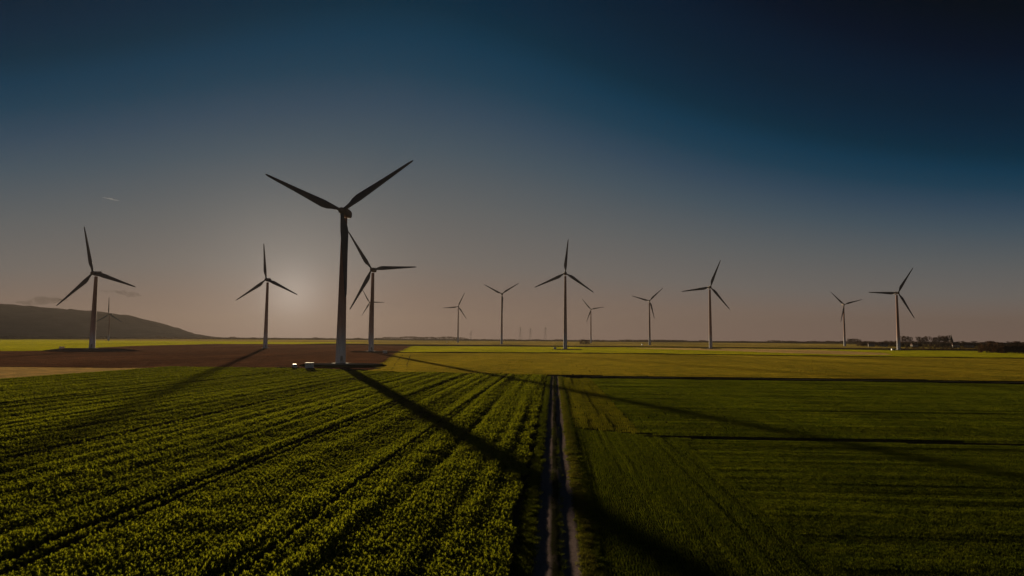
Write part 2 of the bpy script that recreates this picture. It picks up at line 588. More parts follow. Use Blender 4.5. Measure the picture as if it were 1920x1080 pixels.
def bank_line(name, pts, w, h, mat):
    """A low earth bank along a line of points."""
    bm = bmesh.new()
    prev = None
    P = []
    for a, b in zip(pts, pts[1:]):
        a, b = Vector(a), Vector(b)
        k = max(1, int((b - a).length / 10))
        P += [a.lerp(b, j / k) for j in range(k)]
    P.append(Vector(pts[-1]))
    for i, p in enumerate(P):
        d = (P[min(i + 1, len(P) - 1)] - P[max(i - 1, 0)]).normalized()
        nrm = Vector((-d.y, d.x))
        hh = h * (1 + wob(p.x, p.y, 0.05, 0.5))
        row = []
        for s, z in ((-1, 0.0), (-0.45, 0.8), (0, 1.0), (0.45, 0.8), (1, 0.0)):
            q = p + nrm * (s * w * 0.5 + wob(p.x, p.y, 0.03, 0.6))
            row.append(bm.verts.new((q.x, q.y, hh * z + 0.01)))
        if prev:
            for k in range(4):
                bm.faces.new((prev[k], row[k], row[k + 1], prev[k + 1]))
        prev = row
    o = mesh_obj(name, bm, mat, smooth=True)
    for p in o.data.polygons:
        pass
    return tag(o, kind='structure')


bank_line('bank', [(-131, 535), (-63, 556), (29, 568), (119, 560), (199, 540), (356, 517), (520, 516)], 3.2, 0.7, M['crop_soil'])
bank_line('bank', [(12, 87.6), (32, 87.0), (60, 85.6), (120, 82), (300, 74)], 1.4, 0.17, M['crop_soil'])

EDGE = [(-70, 253), (-83, 310), (-105, 412), (-131, 535)]
for off in (5.5, 11.5):
    bank_line('rut', [(x + off, y) for x, y in EDGE], 1.1, 0.16, M['crop_soil'])
for off in (0.0, 2.6):
    bank_line('rut', [(-45 + off, 238), (-50 + off, 262), (-58 + off, 292), (-66 + off, 320)], 0.9, 0.05, M['tan_strip'])

# wooded ridge in the haze on the left
ridge = [(-95, 175), (-80, 205), (-68, 200), (-60, 196), (-50, 185), (-44.5, 172), (-41.5, 160), (-37.2, 138), (-34.6, 118), (-33.0, 92), (-31.4, 58), (-29.9, 24), (-28.6, 8), (-26.8, 0)]


def ridge_h(az):
    for (a, h0), (b, h1) in zip(ridge, ridge[1:]):
        if a <= az <= b:
            t = (az - a) / (b - a)
            t = t * t * (3 - 2 * t) * 0.3 + t * 0.7
            return h0 + (h1 - h0) * t
    return 0.0


bm = bmesh.new()
grid = []
NA, NR = 260, 26
for i in range(NA + 1):
    az = -95 + (-26.8 + 95) * i / NA
    hh = ridge_h(az) * 0.95
    row = []
    for j in range(NR + 1):
        d = 3050 + 1600 * j / NR
        f = max(0.0, 1 - ((d - 3900) / 850) ** 2)
        f = f * f * (3 - 2 * f)
        z = hh * f
        x, y = d * math.sin(R(az)), d * math.cos(R(az))
        z += f * min(1, hh / 25) * (wob(x, y, 0.012, 6.0) + wob(x, y, 0.035, 5.0) + abs(wob(x, y, 0.002, 8)) - 4)
        row.append(bm.verts.new((x, y, z - 0.3 if f <= 0 else z)))
    grid.append(row)
for i in range(NA):
    for j in range(NR):
        bm.faces.new((grid[i][j], grid[i][j + 1], grid[i + 1][j + 1], grid[i + 1][j]))
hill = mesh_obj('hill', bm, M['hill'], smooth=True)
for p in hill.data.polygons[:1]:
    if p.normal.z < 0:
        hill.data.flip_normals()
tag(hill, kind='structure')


# ------------------------------------------------------------------ scattered growth (stuff)
def proto_collection(name, objs):
    c = bpy.data.collections.new(name)
    for o in objs:
        c.objects.link(o)
    return c


def scatter_group():
    ng = bpy.data.node_groups.new('scatter', 'GeometryNodeTree')
    ng.interface.new_socket('Geometry', in_out='INPUT', socket_type='NodeSocketGeometry')
    ng.interface.new_socket('Collection', in_out='INPUT', socket_type='NodeSocketCollection')
    ng.interface.new_socket('Geometry', in_out='OUTPUT', socket_type='NodeSocketGeometry')
    N, L = ng.nodes, ng.links
    gi, go = N.new('NodeGroupInput'), N.new('NodeGroupOutput')
    ci = N.new('GeometryNodeCollectionInfo')
    ci.inputs['Separate Children'].default_value = True
    ci.inputs['Reset Children'].default_value = True
    L.new(gi.outputs[1], ci.inputs[0])
    ip = N.new('GeometryNodeInstanceOnPoints')
    ip.inputs['Pick Instance'].default_value = True

    def attr(nm, typ):
        a = N.new('GeometryNodeInputNamedAttribute')
        a.data_type = typ
        a.inputs['Name'].default_value = nm
        return a.outputs[0]
    L.new(gi.outputs[0], ip.inputs['Points'])
    L.new(ci.outputs[0], ip.inputs['Instance'])
    L.new(attr('idx', 'INT'), ip.inputs['Instance Index'])
    e2r = N.new('FunctionNodeEulerToRotation')
    L.new(attr('rot', 'FLOAT_VECTOR'), e2r.inputs[0])
    L.new(e2r.outputs[0], ip.inputs['Rotation'])
    L.new(attr('scl', 'FLOAT_VECTOR'), ip.inputs['Scale'])
    L.new(ip.outputs[0], go.inputs[0])
    return ng


SCATTER = scatter_group()
SOCK = [s.identifier for s in SCATTER.interface.items_tree if s.in_out == 'INPUT' and s.socket_type == 'NodeSocketCollection'][0]


def scatter(name, label, cat, pos, rot, scl, idx, coll):
    me = bpy.data.meshes.new(name)
    n = len(pos)
    me.vertices.add(n)
    me.vertices.foreach_set('co', np.asarray(pos, np.float32).ravel())
    for nm, typ, dat, key in (('rot', 'FLOAT_VECTOR', rot, 'vector'), ('scl', 'FLOAT_VECTOR', scl, 'vector'), ('idx', 'INT', idx, 'value')):
        a = me.attributes.new(nm, typ, 'POINT')
        a.data.foreach_set(key, np.asarray(dat, np.int32 if typ == 'INT' else np.float32).ravel())
    o = bpy.data.objects.new(name, me)
    link(o)
    md = o.modifiers.new('scatter', 'NODES')
    md.node_group = SCATTER
    md[SOCK] = coll
    return tag(o, label, cat, kind='stuff')


def in_poly(x, y, poly):
    inside = np.zeros(len(x), bool)
    n = len(poly)
    for i in range(n):
        x0, y0 = poly[i]
        x1, y1 = poly[(i + 1) % n]
        c = ((y0 > y) != (y1 > y))
        with np.errstate(divide='ignore', invalid='ignore'):
            xi = (x1 - x0) * (y - y0) / (y1 - y0) + x0
        inside ^= c & (x < xi)
    return inside


def vnoise(x, y, s, seed=0):
    """Cheap value noise on arrays, 0..1."""
    r = np.random.default_rng(seed)
    T = r.random((256, 256))
    u, v = x * s + 1000, y * s + 1000
    i, j = np.floor(u).astype(int), np.floor(v).astype(int)
    fu, fv = u - i, v - j
    fu, fv = fu * fu * (3 - 2 * fu), fv * fv * (3 - 2 * fv)
    i0, i1, j0, j1 = i % 256, (i + 1) % 256, j % 256, (j + 1) % 256
    return (T[i0, j0] * (1 - fu) + T[i1, j0] * fu) * (1 - fv) + (T[i0, j1] * (1 - fu) + T[i1, j1] * fu) * fv


def in_view(x, y, margin=8.0, left=0.95, right=0.80):
    return (y > 20) & (x > -left * y - margin) & (x < right * y + margin)


def make_plant(seed, n_leaf=15, hgt=0.50, rad=0.22):
    r = random.Random(seed)
    V, F = [], []
    for k in range(n_leaf):
        a = r.uniform(0, 2 * math.pi)
        t = k / n_leaf
        base_z = 0.02 + 0.5 * hgt * t * r.uniform(0.7, 1.1)
        ln = r.uniform(0.22, 0.34) * (1.1 - 0.3 * t)
        wd = ln * r.uniform(0.34, 0.5)
        up = 0.5 + 0.75 * t + r.uniform(-0.2, 0.2)
        d = Vector((math.cos(a), math.sin(a), 0))
        s = Vector((-math.sin(a), math.cos(a), 0))
        p0 = d * 0.015 + Vector((0, 0, base_z))
        p1 = p0 + (d * math.cos(up) + Vector((0, 0, math.sin(up)))) * ln * 0.55
        up2 = up - r.uniform(0.3, 1.0)
        p2 = p1 + (d * math.cos(up2) + Vector((0, 0, math.sin(up2)))) * ln * 0.5
        tw = Vector((0, 0, r.uniform(-0.3, 0.3)))
        i = len(V)
        V += [p0, p1 + (s + tw) * wd * 0.5, p1 - (s + tw) * wd * 0.5, p2, p1 - Vector((0, 0, wd * 0.12))]
        F += [(i, i + 4, i + 1), (i, i + 2, i + 4), (i + 1, i + 4, i + 3), (i + 4, i + 2, i + 3)]
    return pydata_obj('crop_plant', [tuple(v) for v in V], F, M['rape_leaf'], do_link=False)


def make_patch(seed, size, n, hgt, wid, rows, mat, lean=0.35, name='grass_patch'):
    """A square of upright blades drilled in rows along X."""
    r = random.Random(seed)
    V, F = [], []
    for k in range(n):
        x = r.uniform(-size / 2, size / 2)
        row = r.randrange(rows)
        y = -size / 2 + (row + 0.5) * size / rows + r.gauss(0, size / rows * 0.16)
        h = hgt * r.uniform(0.6, 1.25)
        a = r.uniform(0, math.pi)
        w = wid * r.uniform(0.7, 1.3)
        dx, dy = math.cos(a) * w / 2, math.sin(a) * w / 2
        b = r.uniform(0, 2 * math.pi)
        lx, ly = math.cos(b) * h * lean * r.random(), math.sin(b) * h * lean * r.random()
        i = len(V)
        V += [(x - dx, y - dy, 0), (x + dx, y + dy, 0), (x + lx * 0.5 + dx * 0.7, y + ly * 0.5 + dy * 0.7, h * 0.6), (x + lx * 0.5 - dx * 0.7, y + ly * 0.5 - dy * 0.7, h * 0.6),
              (x + lx * 1.6, y + ly * 1.6, h)]
        F += [(i, i + 1, i + 2, i + 3), (i + 3, i + 2, i + 4)]
    return pydata_obj(name, V, F, mat, do_link=False)


# -- the leafy crop left of the track
TRAM = [(-57.6, 0.55), (-55.8, 0.4), (-112.5, 0.6), (-110.6, 0.45), (-100.5, 0.5), (-31.5, 0.4), (-29.7, 0.35), (-83.5, 0.4), (-81.7, 0.4), (-140, 0.5), (-17.0, 0.3)]


def crop_points():
    X, Y, S = [], [], []
    y = 22.0
    while y < 264:
        s = 0.215 + 0.0017 * max(0, y - 30)
        x0, x1 = max(-161.0, -0.95 * y - 8), -2.2
        n = int((x1 - x0) / s)
        xs = x0 + (np.arange(n) + rng.random(n)) * s
        X.append(xs)
        Y.append(y + (rng.random(n) - 0.5) * s * 1.2)
        S.append(np.full(n, s / 0.36 * rng.uniform(0.8, 1.2, n)))
        y += s
    x, y, s = np.concatenate(X), np.concatenate(Y), np.concatenate(S)
    keep = in_poly(x, y, CROP)
    gap = np.zeros(len(x), bool)
    for c, w in TRAM:
        wy = c + 0.35 * np.sin(y * 0.03 + c) + 0.2 * (vnoise(x * 0, y, 0.2, 3) - 0.5)
        gap |= np.abs(x - wy) < w
    keep &= ~gap | (rng.random(len(x)) < 0.06)
    keep &= x < -2.25 - 0.9 * vnoise(x * 0, y, 0.35, 8)
    x, y, s = x[keep], y[keep], s[keep]
    band = vnoise(x + 0.25 * np.sin(y * 0.05), y * 0.012, 0.85, 21) * 0.65 + vnoise(x, y * 0.01, 0.21, 22) * 0.35
    lump = vnoise(x, y, 0.55, 5)
    h = 0.42 + 0.62 * np.clip((band - 0.28) * 2.0, 0, 1) + 0.30 * lump
    thin = rng.random(len(x)) < np.clip((0.44 - band) * 2.4, 0, 0.65)
    x, y, s, h = x[~thin], y[~thin], s[~thin], h[~thin]
    h *= rng.uniform(0.75, 1.25, len(x))
    return x, y, s, h


x, y, s, h = crop_points()
n = len(x)
plants = proto_collection('crop_plants', [make_plant(100 + k) for k in range(7)])
scatter('crop', 'dense leafy green crop in rows on the field left of the track', 'crop',
        np.c_[x, y, np.full(n, 0.0)], np.c_[rng.normal(0, 0.12, n), rng.normal(0, 0.12, n), rng.uniform(0, 6.28, n)],
        np.c_[s * rng.uniform(0.85, 1.15, n), s * rng.uniform(0.85, 1.15, n), h * 1.05], rng.integers(0, 7, n), plants)
print('crop plants', n)


def patch_field(name, label, poly, size, coll, ncol, cond, rot90=False, hfun=None, cover=1.0, drop=0.0, gaps=None):
    xs = [p[0] for p in poly]
    ys = [p[1] for p in poly]
    gx, gy = np.meshgrid(np.arange(min(xs), max(xs), size * cover), np.arange(min(ys), max(ys), size * cover))
    x, y = gx.ravel() + size / 2, gy.ravel() + size / 2
    x = x + rng.uniform(-0.15, 0.15, len(x)) * size
    y = y + rng.uniform(-0.04, 0.04, len(x)) * size
    k = in_poly(x, y, poly) & cond(x, y)
    if gaps is not None:
        k &= ~gaps(x, y)
    if drop:
        k &= rng.random(len(x)) > drop
    x, y = x[k], y[k]
    n = len(x)
    base = (math.pi / 2 if rot90 else 0.0)
    rz = base + math.pi * rng.integers(0, 2, n) + rng.normal(0, 0.02, n)
    hh = hfun(x, y) if hfun is not None else np.ones(n)
    o = scatter(name, label, 'grass' if name == 'grass' else 'stubble', np.c_[x, y, np.full(n, 0.0)], np.c_[np.zeros(n), np.zeros(n), rz],
                np.c_[np.ones(n), np.ones(n), hh], rng.integers(0, ncol, n), coll)
    print(name, n)
    return o


row_patch = proto_collection('row_patches', [make_patch(190 + k, 0.5, 70, 0.16, 0.028, 3, M['grass_dark']) for k in range(8)])
near_patch = proto_collection('near_patches', [make_patch(200 + k, 1.0, 260, 0.17, 0.030, 6, M['grass_dark']) for k in range(6)])
mid_patch = proto_collection('mid_patches', [make_patch(220 + k, 2.0, 420, 0.20, 0.055, 9, M['grass_dark']) for k in range(6)])
strip_patch = proto_collection('strip_patches', [make_patch(240 + k, 1.2, 240, 0.20, 0.045, 4, M['strip_blade']) for k in range(6)])
meadow_patch = proto_collection('meadow_patches', [make_patch(260 + k, 4.0, 700, 0.20, 0.12, 12, M['grass_mid']) for k in range(6)])
bright_patch = proto_collection('bright_patches', [make_patch(280 + k, 8.0, 900, 0.28, 0.30, 12, M['grass_far']) for k in range(6)])


def streak_h(seed, sx=0.012, sy=0.28, lo=0.45, hi=1.35):
    def f(x, y):
        b = vnoise(x * sx / 0.1, y * sy / 0.1, 0.1, seed) * 0.6 + vnoise(x * sx * 4 / 0.1, y * sy * 3 / 0.1, 0.1, seed + 1) * 0.4
        return lo + (hi - lo) * np.clip((b - 0.2) / 0.6, 0, 1)
    return f


NEAR_ROWS = [(2.6, 22), (16.2, 22), (16.2, 86.8), (2.6, 94.6)]
NEAR_X = [(15.8, 22), (90, 22), (90, 82.5), (60, 84.5), (18, 86), (15.8, 86.3)]


def rows_h(x, y):
    h = streak_h(31, 0.45, 0.02, 0.6, 1.3)(x, y)
    for c in (14.6, 12.8, 8.2, 6.4):
        h = np.where(np.abs(x - c - 0.15 * np.sin(y * 0.05)) < 0.25, h * 0.85, h)
    return h


patch_field('grass', 'dark green young cereal beside the right verge of the track', NEAR_ROWS, 0.5, row_patch, 8, in_view, True,
            rows_h, 0.95)
patch_field('grass', 'dark streaky young cereal filling the lower right of the view', NEAR_X, 1.0, near_patch, 6, in_view, False, streak_h(33, 0.015, 0.30, 0.55, 1.3), 0.92)
patch_field('grass', 'green drilled strip between track and cereal field near the lane', STRIP, 1.2, strip_patch, 6, in_view, True,
            streak_h(35, 0.5, 0.02, 0.5, 1.3), 0.93)
MIDV = [(11.9, 89.5), (190, 81), (190, 201), (146, 204), (80, 210), (11.9, 212)]
patch_field('grass', 'dark young cereal field with streaks, between lane and furrow bank', MIDV, 2.0, mid_patch, 6, in_view, False, streak_h(37, 0.010, 0.16, 0.5, 1.3), 0.93)
patch_field('grass', 'olive meadow growth on the wide middle field beyond the lane', MEADOW, 4.0, meadow_patch, 6,
            lambda x, y: in_view(x, y, 15), False, streak_h(39, 0.006, 0.06, 0.5, 1.25), 0.93)
patch_field('grass', 'bright green growth on the far field behind the long dark bank', BRIGHT, 8.0, bright_patch, 6,
            lambda x, y: in_view(x, y, 25) & ~in_poly(x, y, [(95, 900), (186, 770), (222, 668), (260, 600), (310, 605), (350, 700), (349, 880), (231, 965), (150, 955)]),
            False, streak_h(41, 0.003, 0.02, 0.6, 1.3), 0.93)
patch_field('grass', 'bright green growth on the far left field behind the ploughed land', LEFTGREEN, 8.0, bright_patch, 6,
            lambda x, y: in_view(x, y, 25), False, streak_h(43, 0.003, 0.02, 0.6, 1.3), 0.93)

straw_patch = proto_collection('straw_patches', [make_patch(290 + k, 3.0, 420, 0.16, 0.10, 10, M['straw'], 0.3) for k in range(4)])
patch_field('stubble', 'pale tan stubble strip at the left edge beyond the crop', [(-330, 152), (-161.5, 152), (-161.5, 246), (-330, 239)], 3.0, straw_patch, 4,
            lambda x, y: in_view(x, y, 15), False, streak_h(45, 0.01, 0.08, 0.6, 1.2), 0.93)
patch_field('stubble', 'tan stubble strip beside the turbine right of the middle', [(95, 900), (186, 770), (222, 668), (260, 600), (310, 605), (350, 700), (349, 880), (231, 965), (150, 955)], 3.0, straw_patch, 4,
            lambda x, y: in_view(x, y, 15), False, streak_h(47, 0.01, 0.08, 0.6, 1.2), 0.95)

sun_catch_patch = proto_collection('sun_catch_patches', [make_patch(340 + k, 5.0, 420, 0.11, 0.16, 12, M['sun_catch'], 0.9) for k in range(4)])  # blades added to catch backlight and brighten the dark ploughed soil
patch_field('sun_catch_blades', 'short brown blades added over the ploughed field to catch the low sun', PLOUGH, 5.0, sun_catch_patch, 4,
            lambda x, y: in_view(x, y, 15), False, streak_h(51, 0.004, 0.05, 0.5, 1.4), 0.95)
far_patch = proto_collection('far_patches', [make_patch(320 + k, 24.0, 900, 0.45, 1.0, 10, M['far_growth']) for k in range(4)])
patch_field('grass', 'hazy olive and brown growth on the farthest fields below the horizon', [(-2600, 1560), (-445, 1500), (-440, 1185), (270, 1130), (720, 1125), (800, 960),
            (2400, 1000), (2400, 2740), (-2600, 2740)], 24.0, far_patch, 4,
            lambda x, y: in_view(x, y, 40) & (np.hypot(x, y) < 2760), False, streak_h(49, 0.001, 0.006, 0.5, 1.4), 0.95)

# verge tufts along the track and on the banks
tuft = proto_collection('verge_tufts', [make_patch(300 + k, 0.5, 60, 0.26, 0.025, 3, M['dry_grass'], 0.6) for k in range(3)] +
                        [make_patch(310 + k, 0.5, 60, 0.22, 0.025, 3, M['grass_dark'], 0.6) for k in range(3)])
yy = rng.uniform(22, 220, 11000)
side = rng.choice(4, 11000, p=[0.13, 0.40, 0.29, 0.18])
xx = np.where(side == 0, rng.normal(0.22, 0.16, 11000), np.where(side == 1, rng.normal(2.05, 0.22, 11000), np.where(side == 2, rng.normal(-1.75, 0.25, 11000), rng.normal(2.45, 0.2, 11000))))
ix = np.where(side == 1, rng.integers(0, 5, 11000), rng.integers(3, 6, 11000))
hh = np.where(side == 0, 0.40, 0.8) * rng.uniform(0.6, 1.3, 11000)
k = (side != 0) | (vnoise(xx * 0, yy, 0.12, 77) > 0.42)
xx, yy, ix, hh = xx[k], yy[k], ix[k], hh[k]
n = len(xx)
scatter('grass', 'tufts of verge grass along the edges and middle of the track', 'grass', np.c_[xx, yy, np.full(n, 0.05)],
        np.c_[np.zeros(n), np.zeros(n), rng.uniform(0, 6.28, n)], np.c_[np.ones(n), np.ones(n), hh], ix, tuft)


# ------------------------------------------------------------------ wind turbines
ROTOR = 40.0


def blade_mesh():
    """Blade along +Z from the hub: round root, widest at a quarter, twisted and tapering to the tip."""
    st = [(0.9, 0.95, 0.95), (2.4, 0.95, 0.95), (4.5, 1.35, 0.85), (7.0, 2.05, 0.62), (9.5, 2.35, 0.50), (13, 2.15, 0.40), (18, 1.80, 0.31),
          (24, 1.42, 0.23), (30, 1.10, 0.16), (35, 0.85, 0.11), (38.5, 0.62, 0.07), (39.7, 0.38, 0.04), (40.0, 0.12, 0.02)]
    V, F = [], []
    n = 12
    for k, (z, ch, th) in enumerate(st):
        tw = R(13 * max(0, 1 - z / 30) ** 1.5)
        rnd = 1.0 if z <= 2.4 else max(0.0, 1 - (z - 2.4) / 5)
        flap = -0.0012 * z * z * 0.6                       # a little pre-bend upwind
        for i in range(n):
            a = 2 * math.pi * i / n
            cx, cy = math.cos(a), math.sin(a)
            x = ch * cx + (1 - rnd) * ch * 0.38            # trailing edge sits behind the pitch axis
            yv = th * cy * (1.0 if rnd > 0.9 else (rnd + (1 - rnd) * (0.62 - 0.5 * cx)))
            x = -x * 0.78
            V.append((x * math.cos(tw) + yv * math.sin(tw), -x * math.sin(tw) + yv * math.cos(tw) + flap, z))
        if k:
            for i in range(n):
                j = (i + 1) % n
                F.append(((k - 1) * n + j, (k - 1) * n + i, k * n + i, k * n + j))
    F.append(tuple(range(n)))
    F.append(tuple(range(len(st) * n - 1, (len(st) - 1) * n - 1, -1)))
    return V, F


def make_turbine():
    """At the origin with hub height 1 (tower scaled later); the rotor faces -Y."""
    root = empty('wind_turbine')
    bm = bmesh.new()
    add_lathe(bm, [(4.0, -0.6), (4.0, 0.12), (3.8, 0.22), (3.0, 0.25)], 32)
    mesh_obj('foundation', bm, M['concrete'], root)
    bm = bmesh.new()
    prof = []
    for k in range(0, 25):
        u = k / 24
        r = 2.30 - 1.0 * u - 0.05 * math.sin(u * math.pi)
        prof.append((r, u * 0.975))
        if k in (6, 12, 18):
            prof += [(r + 0.05, u * 0.975 + 0.0005), (r + 0.05, u * 0.975 + 0.0025), (r - 0.002, u * 0.975 + 0.003)]
    add_lathe(bm, prof, 32)
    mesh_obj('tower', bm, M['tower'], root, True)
    bm = bmesh.new()
    add_box(bm, (0, -2.31, 2.5), (0.95, 0.12, 2.2), None, 0.05)
    d = mesh_obj('door', bm, M['steel'], root)
    bm = bmesh.new()
    add_box(bm, (0.34, -2.40, 2.4), (0.06, 0.06, 0.3))
    mesh_obj('handle', bm, M['dark_metal'], d)
    bm = bmesh.new()
    for k in range(6):
        add_box(bm, (0, -2.75 - 0.28 * k, 1.36 - 0.20 * k), (1.1, 0.26, 0.05))
    for sx in (-0.58, 0.58):
        add_tube(bm, (sx, -2.5, 1.45), (sx, -4.3, 0.22), 0.05, 0.05)
        add_tube(bm, (sx, -2.5, 2.35), (sx, -4.3, 1.15), 0.03, 0.03)
        for q in range(3):
            t = q / 2
            add_tube(bm, (sx, -2.5 - 1.75 * t, 1.45 - 1.2 * t), (sx, -2.5 - 1.75 * t, 2.36 - 1.18 * t), 0.03, 0.03)
    mesh_obj('steps', bm, M['steel'], root)
    # nacelle, hub heights are set per turbine; the hub sits 4 m in front of the tower axis
    bm = bmesh.new()
    secs = [(-2.6, 1.35, 1.35, 0.0), (-1.8, 1.75, 1.75, 0.0), (0.5, 1.95, 1.95, -0.05), (3.5, 1.9, 1.9, -0.05), (5.6, 1.7, 1.65, -0.1), (6.5, 1.25, 1.25, -0.2)]
    rings = []
    for (yy_, hw, hz, zo) in secs:
        ring = []
        for i in range(20):
            a = 2 * math.pi * i / 20
            cx, cz = math.cos(a), math.sin(a)
            e = 0.55
            ring.append(bm.verts.new((hw * math.copysign(abs(cx) ** e, cx), yy_, zo + hz * math.copysign(abs(cz) ** e, cz))))
        rings.append(ring)
    for a, b in zip(rings, rings[1:]):
        for i in range(20):
            j = (i + 1) % 20
            bm.faces.new((a[i], b[i], b[j], a[j]))
    bm.faces.new(rings[0])
    bm.faces.new(list(reversed(rings[-1])))
    nac = mesh_obj('nacelle', bm, M['nacelle'], root, True)
    bm = bmesh.new()
    add_tube(bm, (0.5, 5.2, 1.3), (0.5, 5.2, 3.1), 0.05, 0.03)
    add_tube(bm, (0.1, 5.2, 2.9), (0.9, 5.2, 2.9), 0.03, 0.03)
    for sx in (0.1, 0.9):
        add_lathe(bm, [(0.09, 2.9), (0.12, 3.0), (0.05, 3.12)], 8, (sx, 5.2, 0))
    mesh_obj('wind_vane', bm, M['dark_metal'], nac)
    bm = bmesh.new()
    add_box(bm, (0, 4.0, 1.95), (1.4, 1.6, 0.5), None, 0.08)
    mesh_obj('cooling_vent', bm, M['nacelle'], nac)
    bm = bmesh.new()
    add_lathe(bm, [(0.12, -2.25), (0.6, -2.15), (1.1, -1.7), (1.45, -0.9), (1.55, 0.0), (1.5, 1.2)], 20, (0, 0, 0), 'Y')
    hub = mesh_obj('hub', bm, M['nacelle'], root, True)
    V, F = blade_mesh()
    b0 = pydata_obj('blade', V, F, M['blade'], hub, True)
    for k in (1, 2):
        b = b0.copy()
        link(b, hub)
        b.rotation_euler = (0, R(120 * k), 0)
    return root


def place_turbine(t, hubpos, phase, yaw, base_z, label):
    H = hubpos[2]
    ax = Vector((-math.sin(R(yaw)), math.cos(R(yaw)), 0))            # away from the wind
    t.location = (hubpos[0] + ax.x * 4.0, hubpos[1] + ax.y * 4.0, base_z)
    t.rotation_euler = (0, 0, R(yaw))
    for c in t.children:
        nm = c.name.split('.')[0]
        if nm == 'tower':
            c.scale = (1, 1, H - base_z - 1.0)
        elif nm == 'nacelle':
            c.location = (0, 0, H - base_z)
        elif nm == 'hub':
            c.location = (0, -4.0, H - base_z)
            c.rotation_euler = (0, R(90 - phase), 0)
        elif nm in ('door', 'steps'):
            c.rotation_euler = (0, 0, R(28))
    tag(t, label, 'wind turbine', 'wind turbines standing across the fields')


TURBINES = [
    ((-97.1, 283.9, 70.7), 34.5, 0, 0.9, 'largest wind turbine, nearest to the camera, its mound at the edge of the leafy crop'),
    ((-159.5, 548.7, 72.3), 2.5, 0, 0.7, 'wind turbine on ploughed soil, close right of the largest one, one blade level'),
    ((-381.1, 503.6, 64.3), 103, 0, 2.2, 'wind turbine at far left on a mound at the ploughed field edge, nacelle seen sideways'),
    ((-315.4, 680.5, 75.3), 95, 0, 0.4, 'wind turbine right beside the low sun, left of the largest one'),
    ((-481.7, 1645.2, 103.7), 0, 0, 0.4, 'small distant wind turbine half hidden behind the one right of the largest'),
    ((-255.5, 1695.1, 95.8), 65, 0, 0.4, 'small distant wind turbine, leftmost of the row right of the two overlapping ones'),
    ((-103.0, 1259.0, 100.2), 32, 0, 0.8, 'wind turbine with blades in a V, left neighbour of the tall middle one'),
    ((13.2, 749.9, 89.6), 85, 0, 0.8, 'tall wind turbine in the middle, standing straight beyond the end of the track'),
    ((109.8, 1916.9, 100.2), 10, 0, 0.4, 'small distant wind turbine next to the brown bushes right of the middle one'),
    ((206.0, 1396.7, 95.5), 44, 0, 0.5, 'distant wind turbine between the brown bushes and the tan strip of soil'),
    ((215.6, 897.5, 85.4), 69, 0, 0.7, 'wind turbine standing beside the tan strip of soil right of the middle'),
    ((643.0, 1464.2, 92.5), 16, 0, 0.4, 'small wind turbine with blades in a V, left of the rightmost one'),
    ((469.5, 905.5, 78.5), 59, 0, 0.7, 'rightmost wind turbine, in front of the village trees'),
    ((-1043.9, 1439.0, 62.6), 91, 0, 0.2, 'tiny hazy wind turbine in front of the wooded hill'),
]
first = make_turbine()
turbs = [first] + [copy_tree(first) for _ in TURBINES[1:]]
for t, (hp, ph, yw, bz, lab) in zip(turbs, TURBINES):
    place_turbine(t, hp, ph, yw, bz, lab)


def mound(cx, cy, rx, ry, h, slope, top_mat, side_mat):
    """Crane pad: a low platform with grass slopes and a gravel top."""
    bm = bmesh.new()
    n = 40
    rings = []
    for k, (f, z) in enumerate(((slope, 0.0), (slope * 0.55, h * 0.55), (0.15, h * 0.97), (-0.5, h + 0.02))):
        ring = []
        for i in range(n):
            a = 2 * math.pi * i / n
            jx = wob(math.cos(a) * 2 + cx, math.sin(a) * 2 + cy, 0.8, 0.9)
            ring.append(bm.verts.new((cx + (rx + f + jx) * math.cos(a), cy + (ry + f + jx) * math.sin(a), z)))
        rings.append(ring)
    for k, (a, b) in enumerate(zip(rings, rings[1:])):
        for i in range(n):
            j = (i + 1) % n
            f = bm.faces.new((a[i], a[j], b[j], b[i]))
            f.material_index = 1 if k < 2 else 0
    bm.faces.new(rings[-1]).material_index = 0
    return tag(mesh_obj('mound', bm, [top_mat, side_mat]), kind='structure')


mound(-95, 286, 17, 12, 0.86, 3.0, M['gravel'], M['meadow_soil'])
mound(-155, 551, 20, 11, 0.66, 3.0, M['gravel'], M['crop_soil'])
mound(-381, 508, 24, 9, 2.15, 16, M['ploughed'], M['ploughed'])
mound(-103, 1263, 19, 9, 0.76, 3.0, M['gravel'], M['crop_soil'])
mound(15, 754, 16, 9, 0.76, 3.0, M['gravel'], M['crop_soil'])
mound(216, 901, 12, 9, 0.66, 3.0, M['gravel'], M['crop_soil'])
mound(470, 909, 12, 9, 0.66, 3.0, M['gravel'], M['crop_soil'])
# gravel path from the big mound round to the field corner
bank_line('path', [(-80, 281), (-75, 272), (-72.5, 262), (-71.5, 254), (-66, 246)], 3.4, 0.10, M['gravel'])


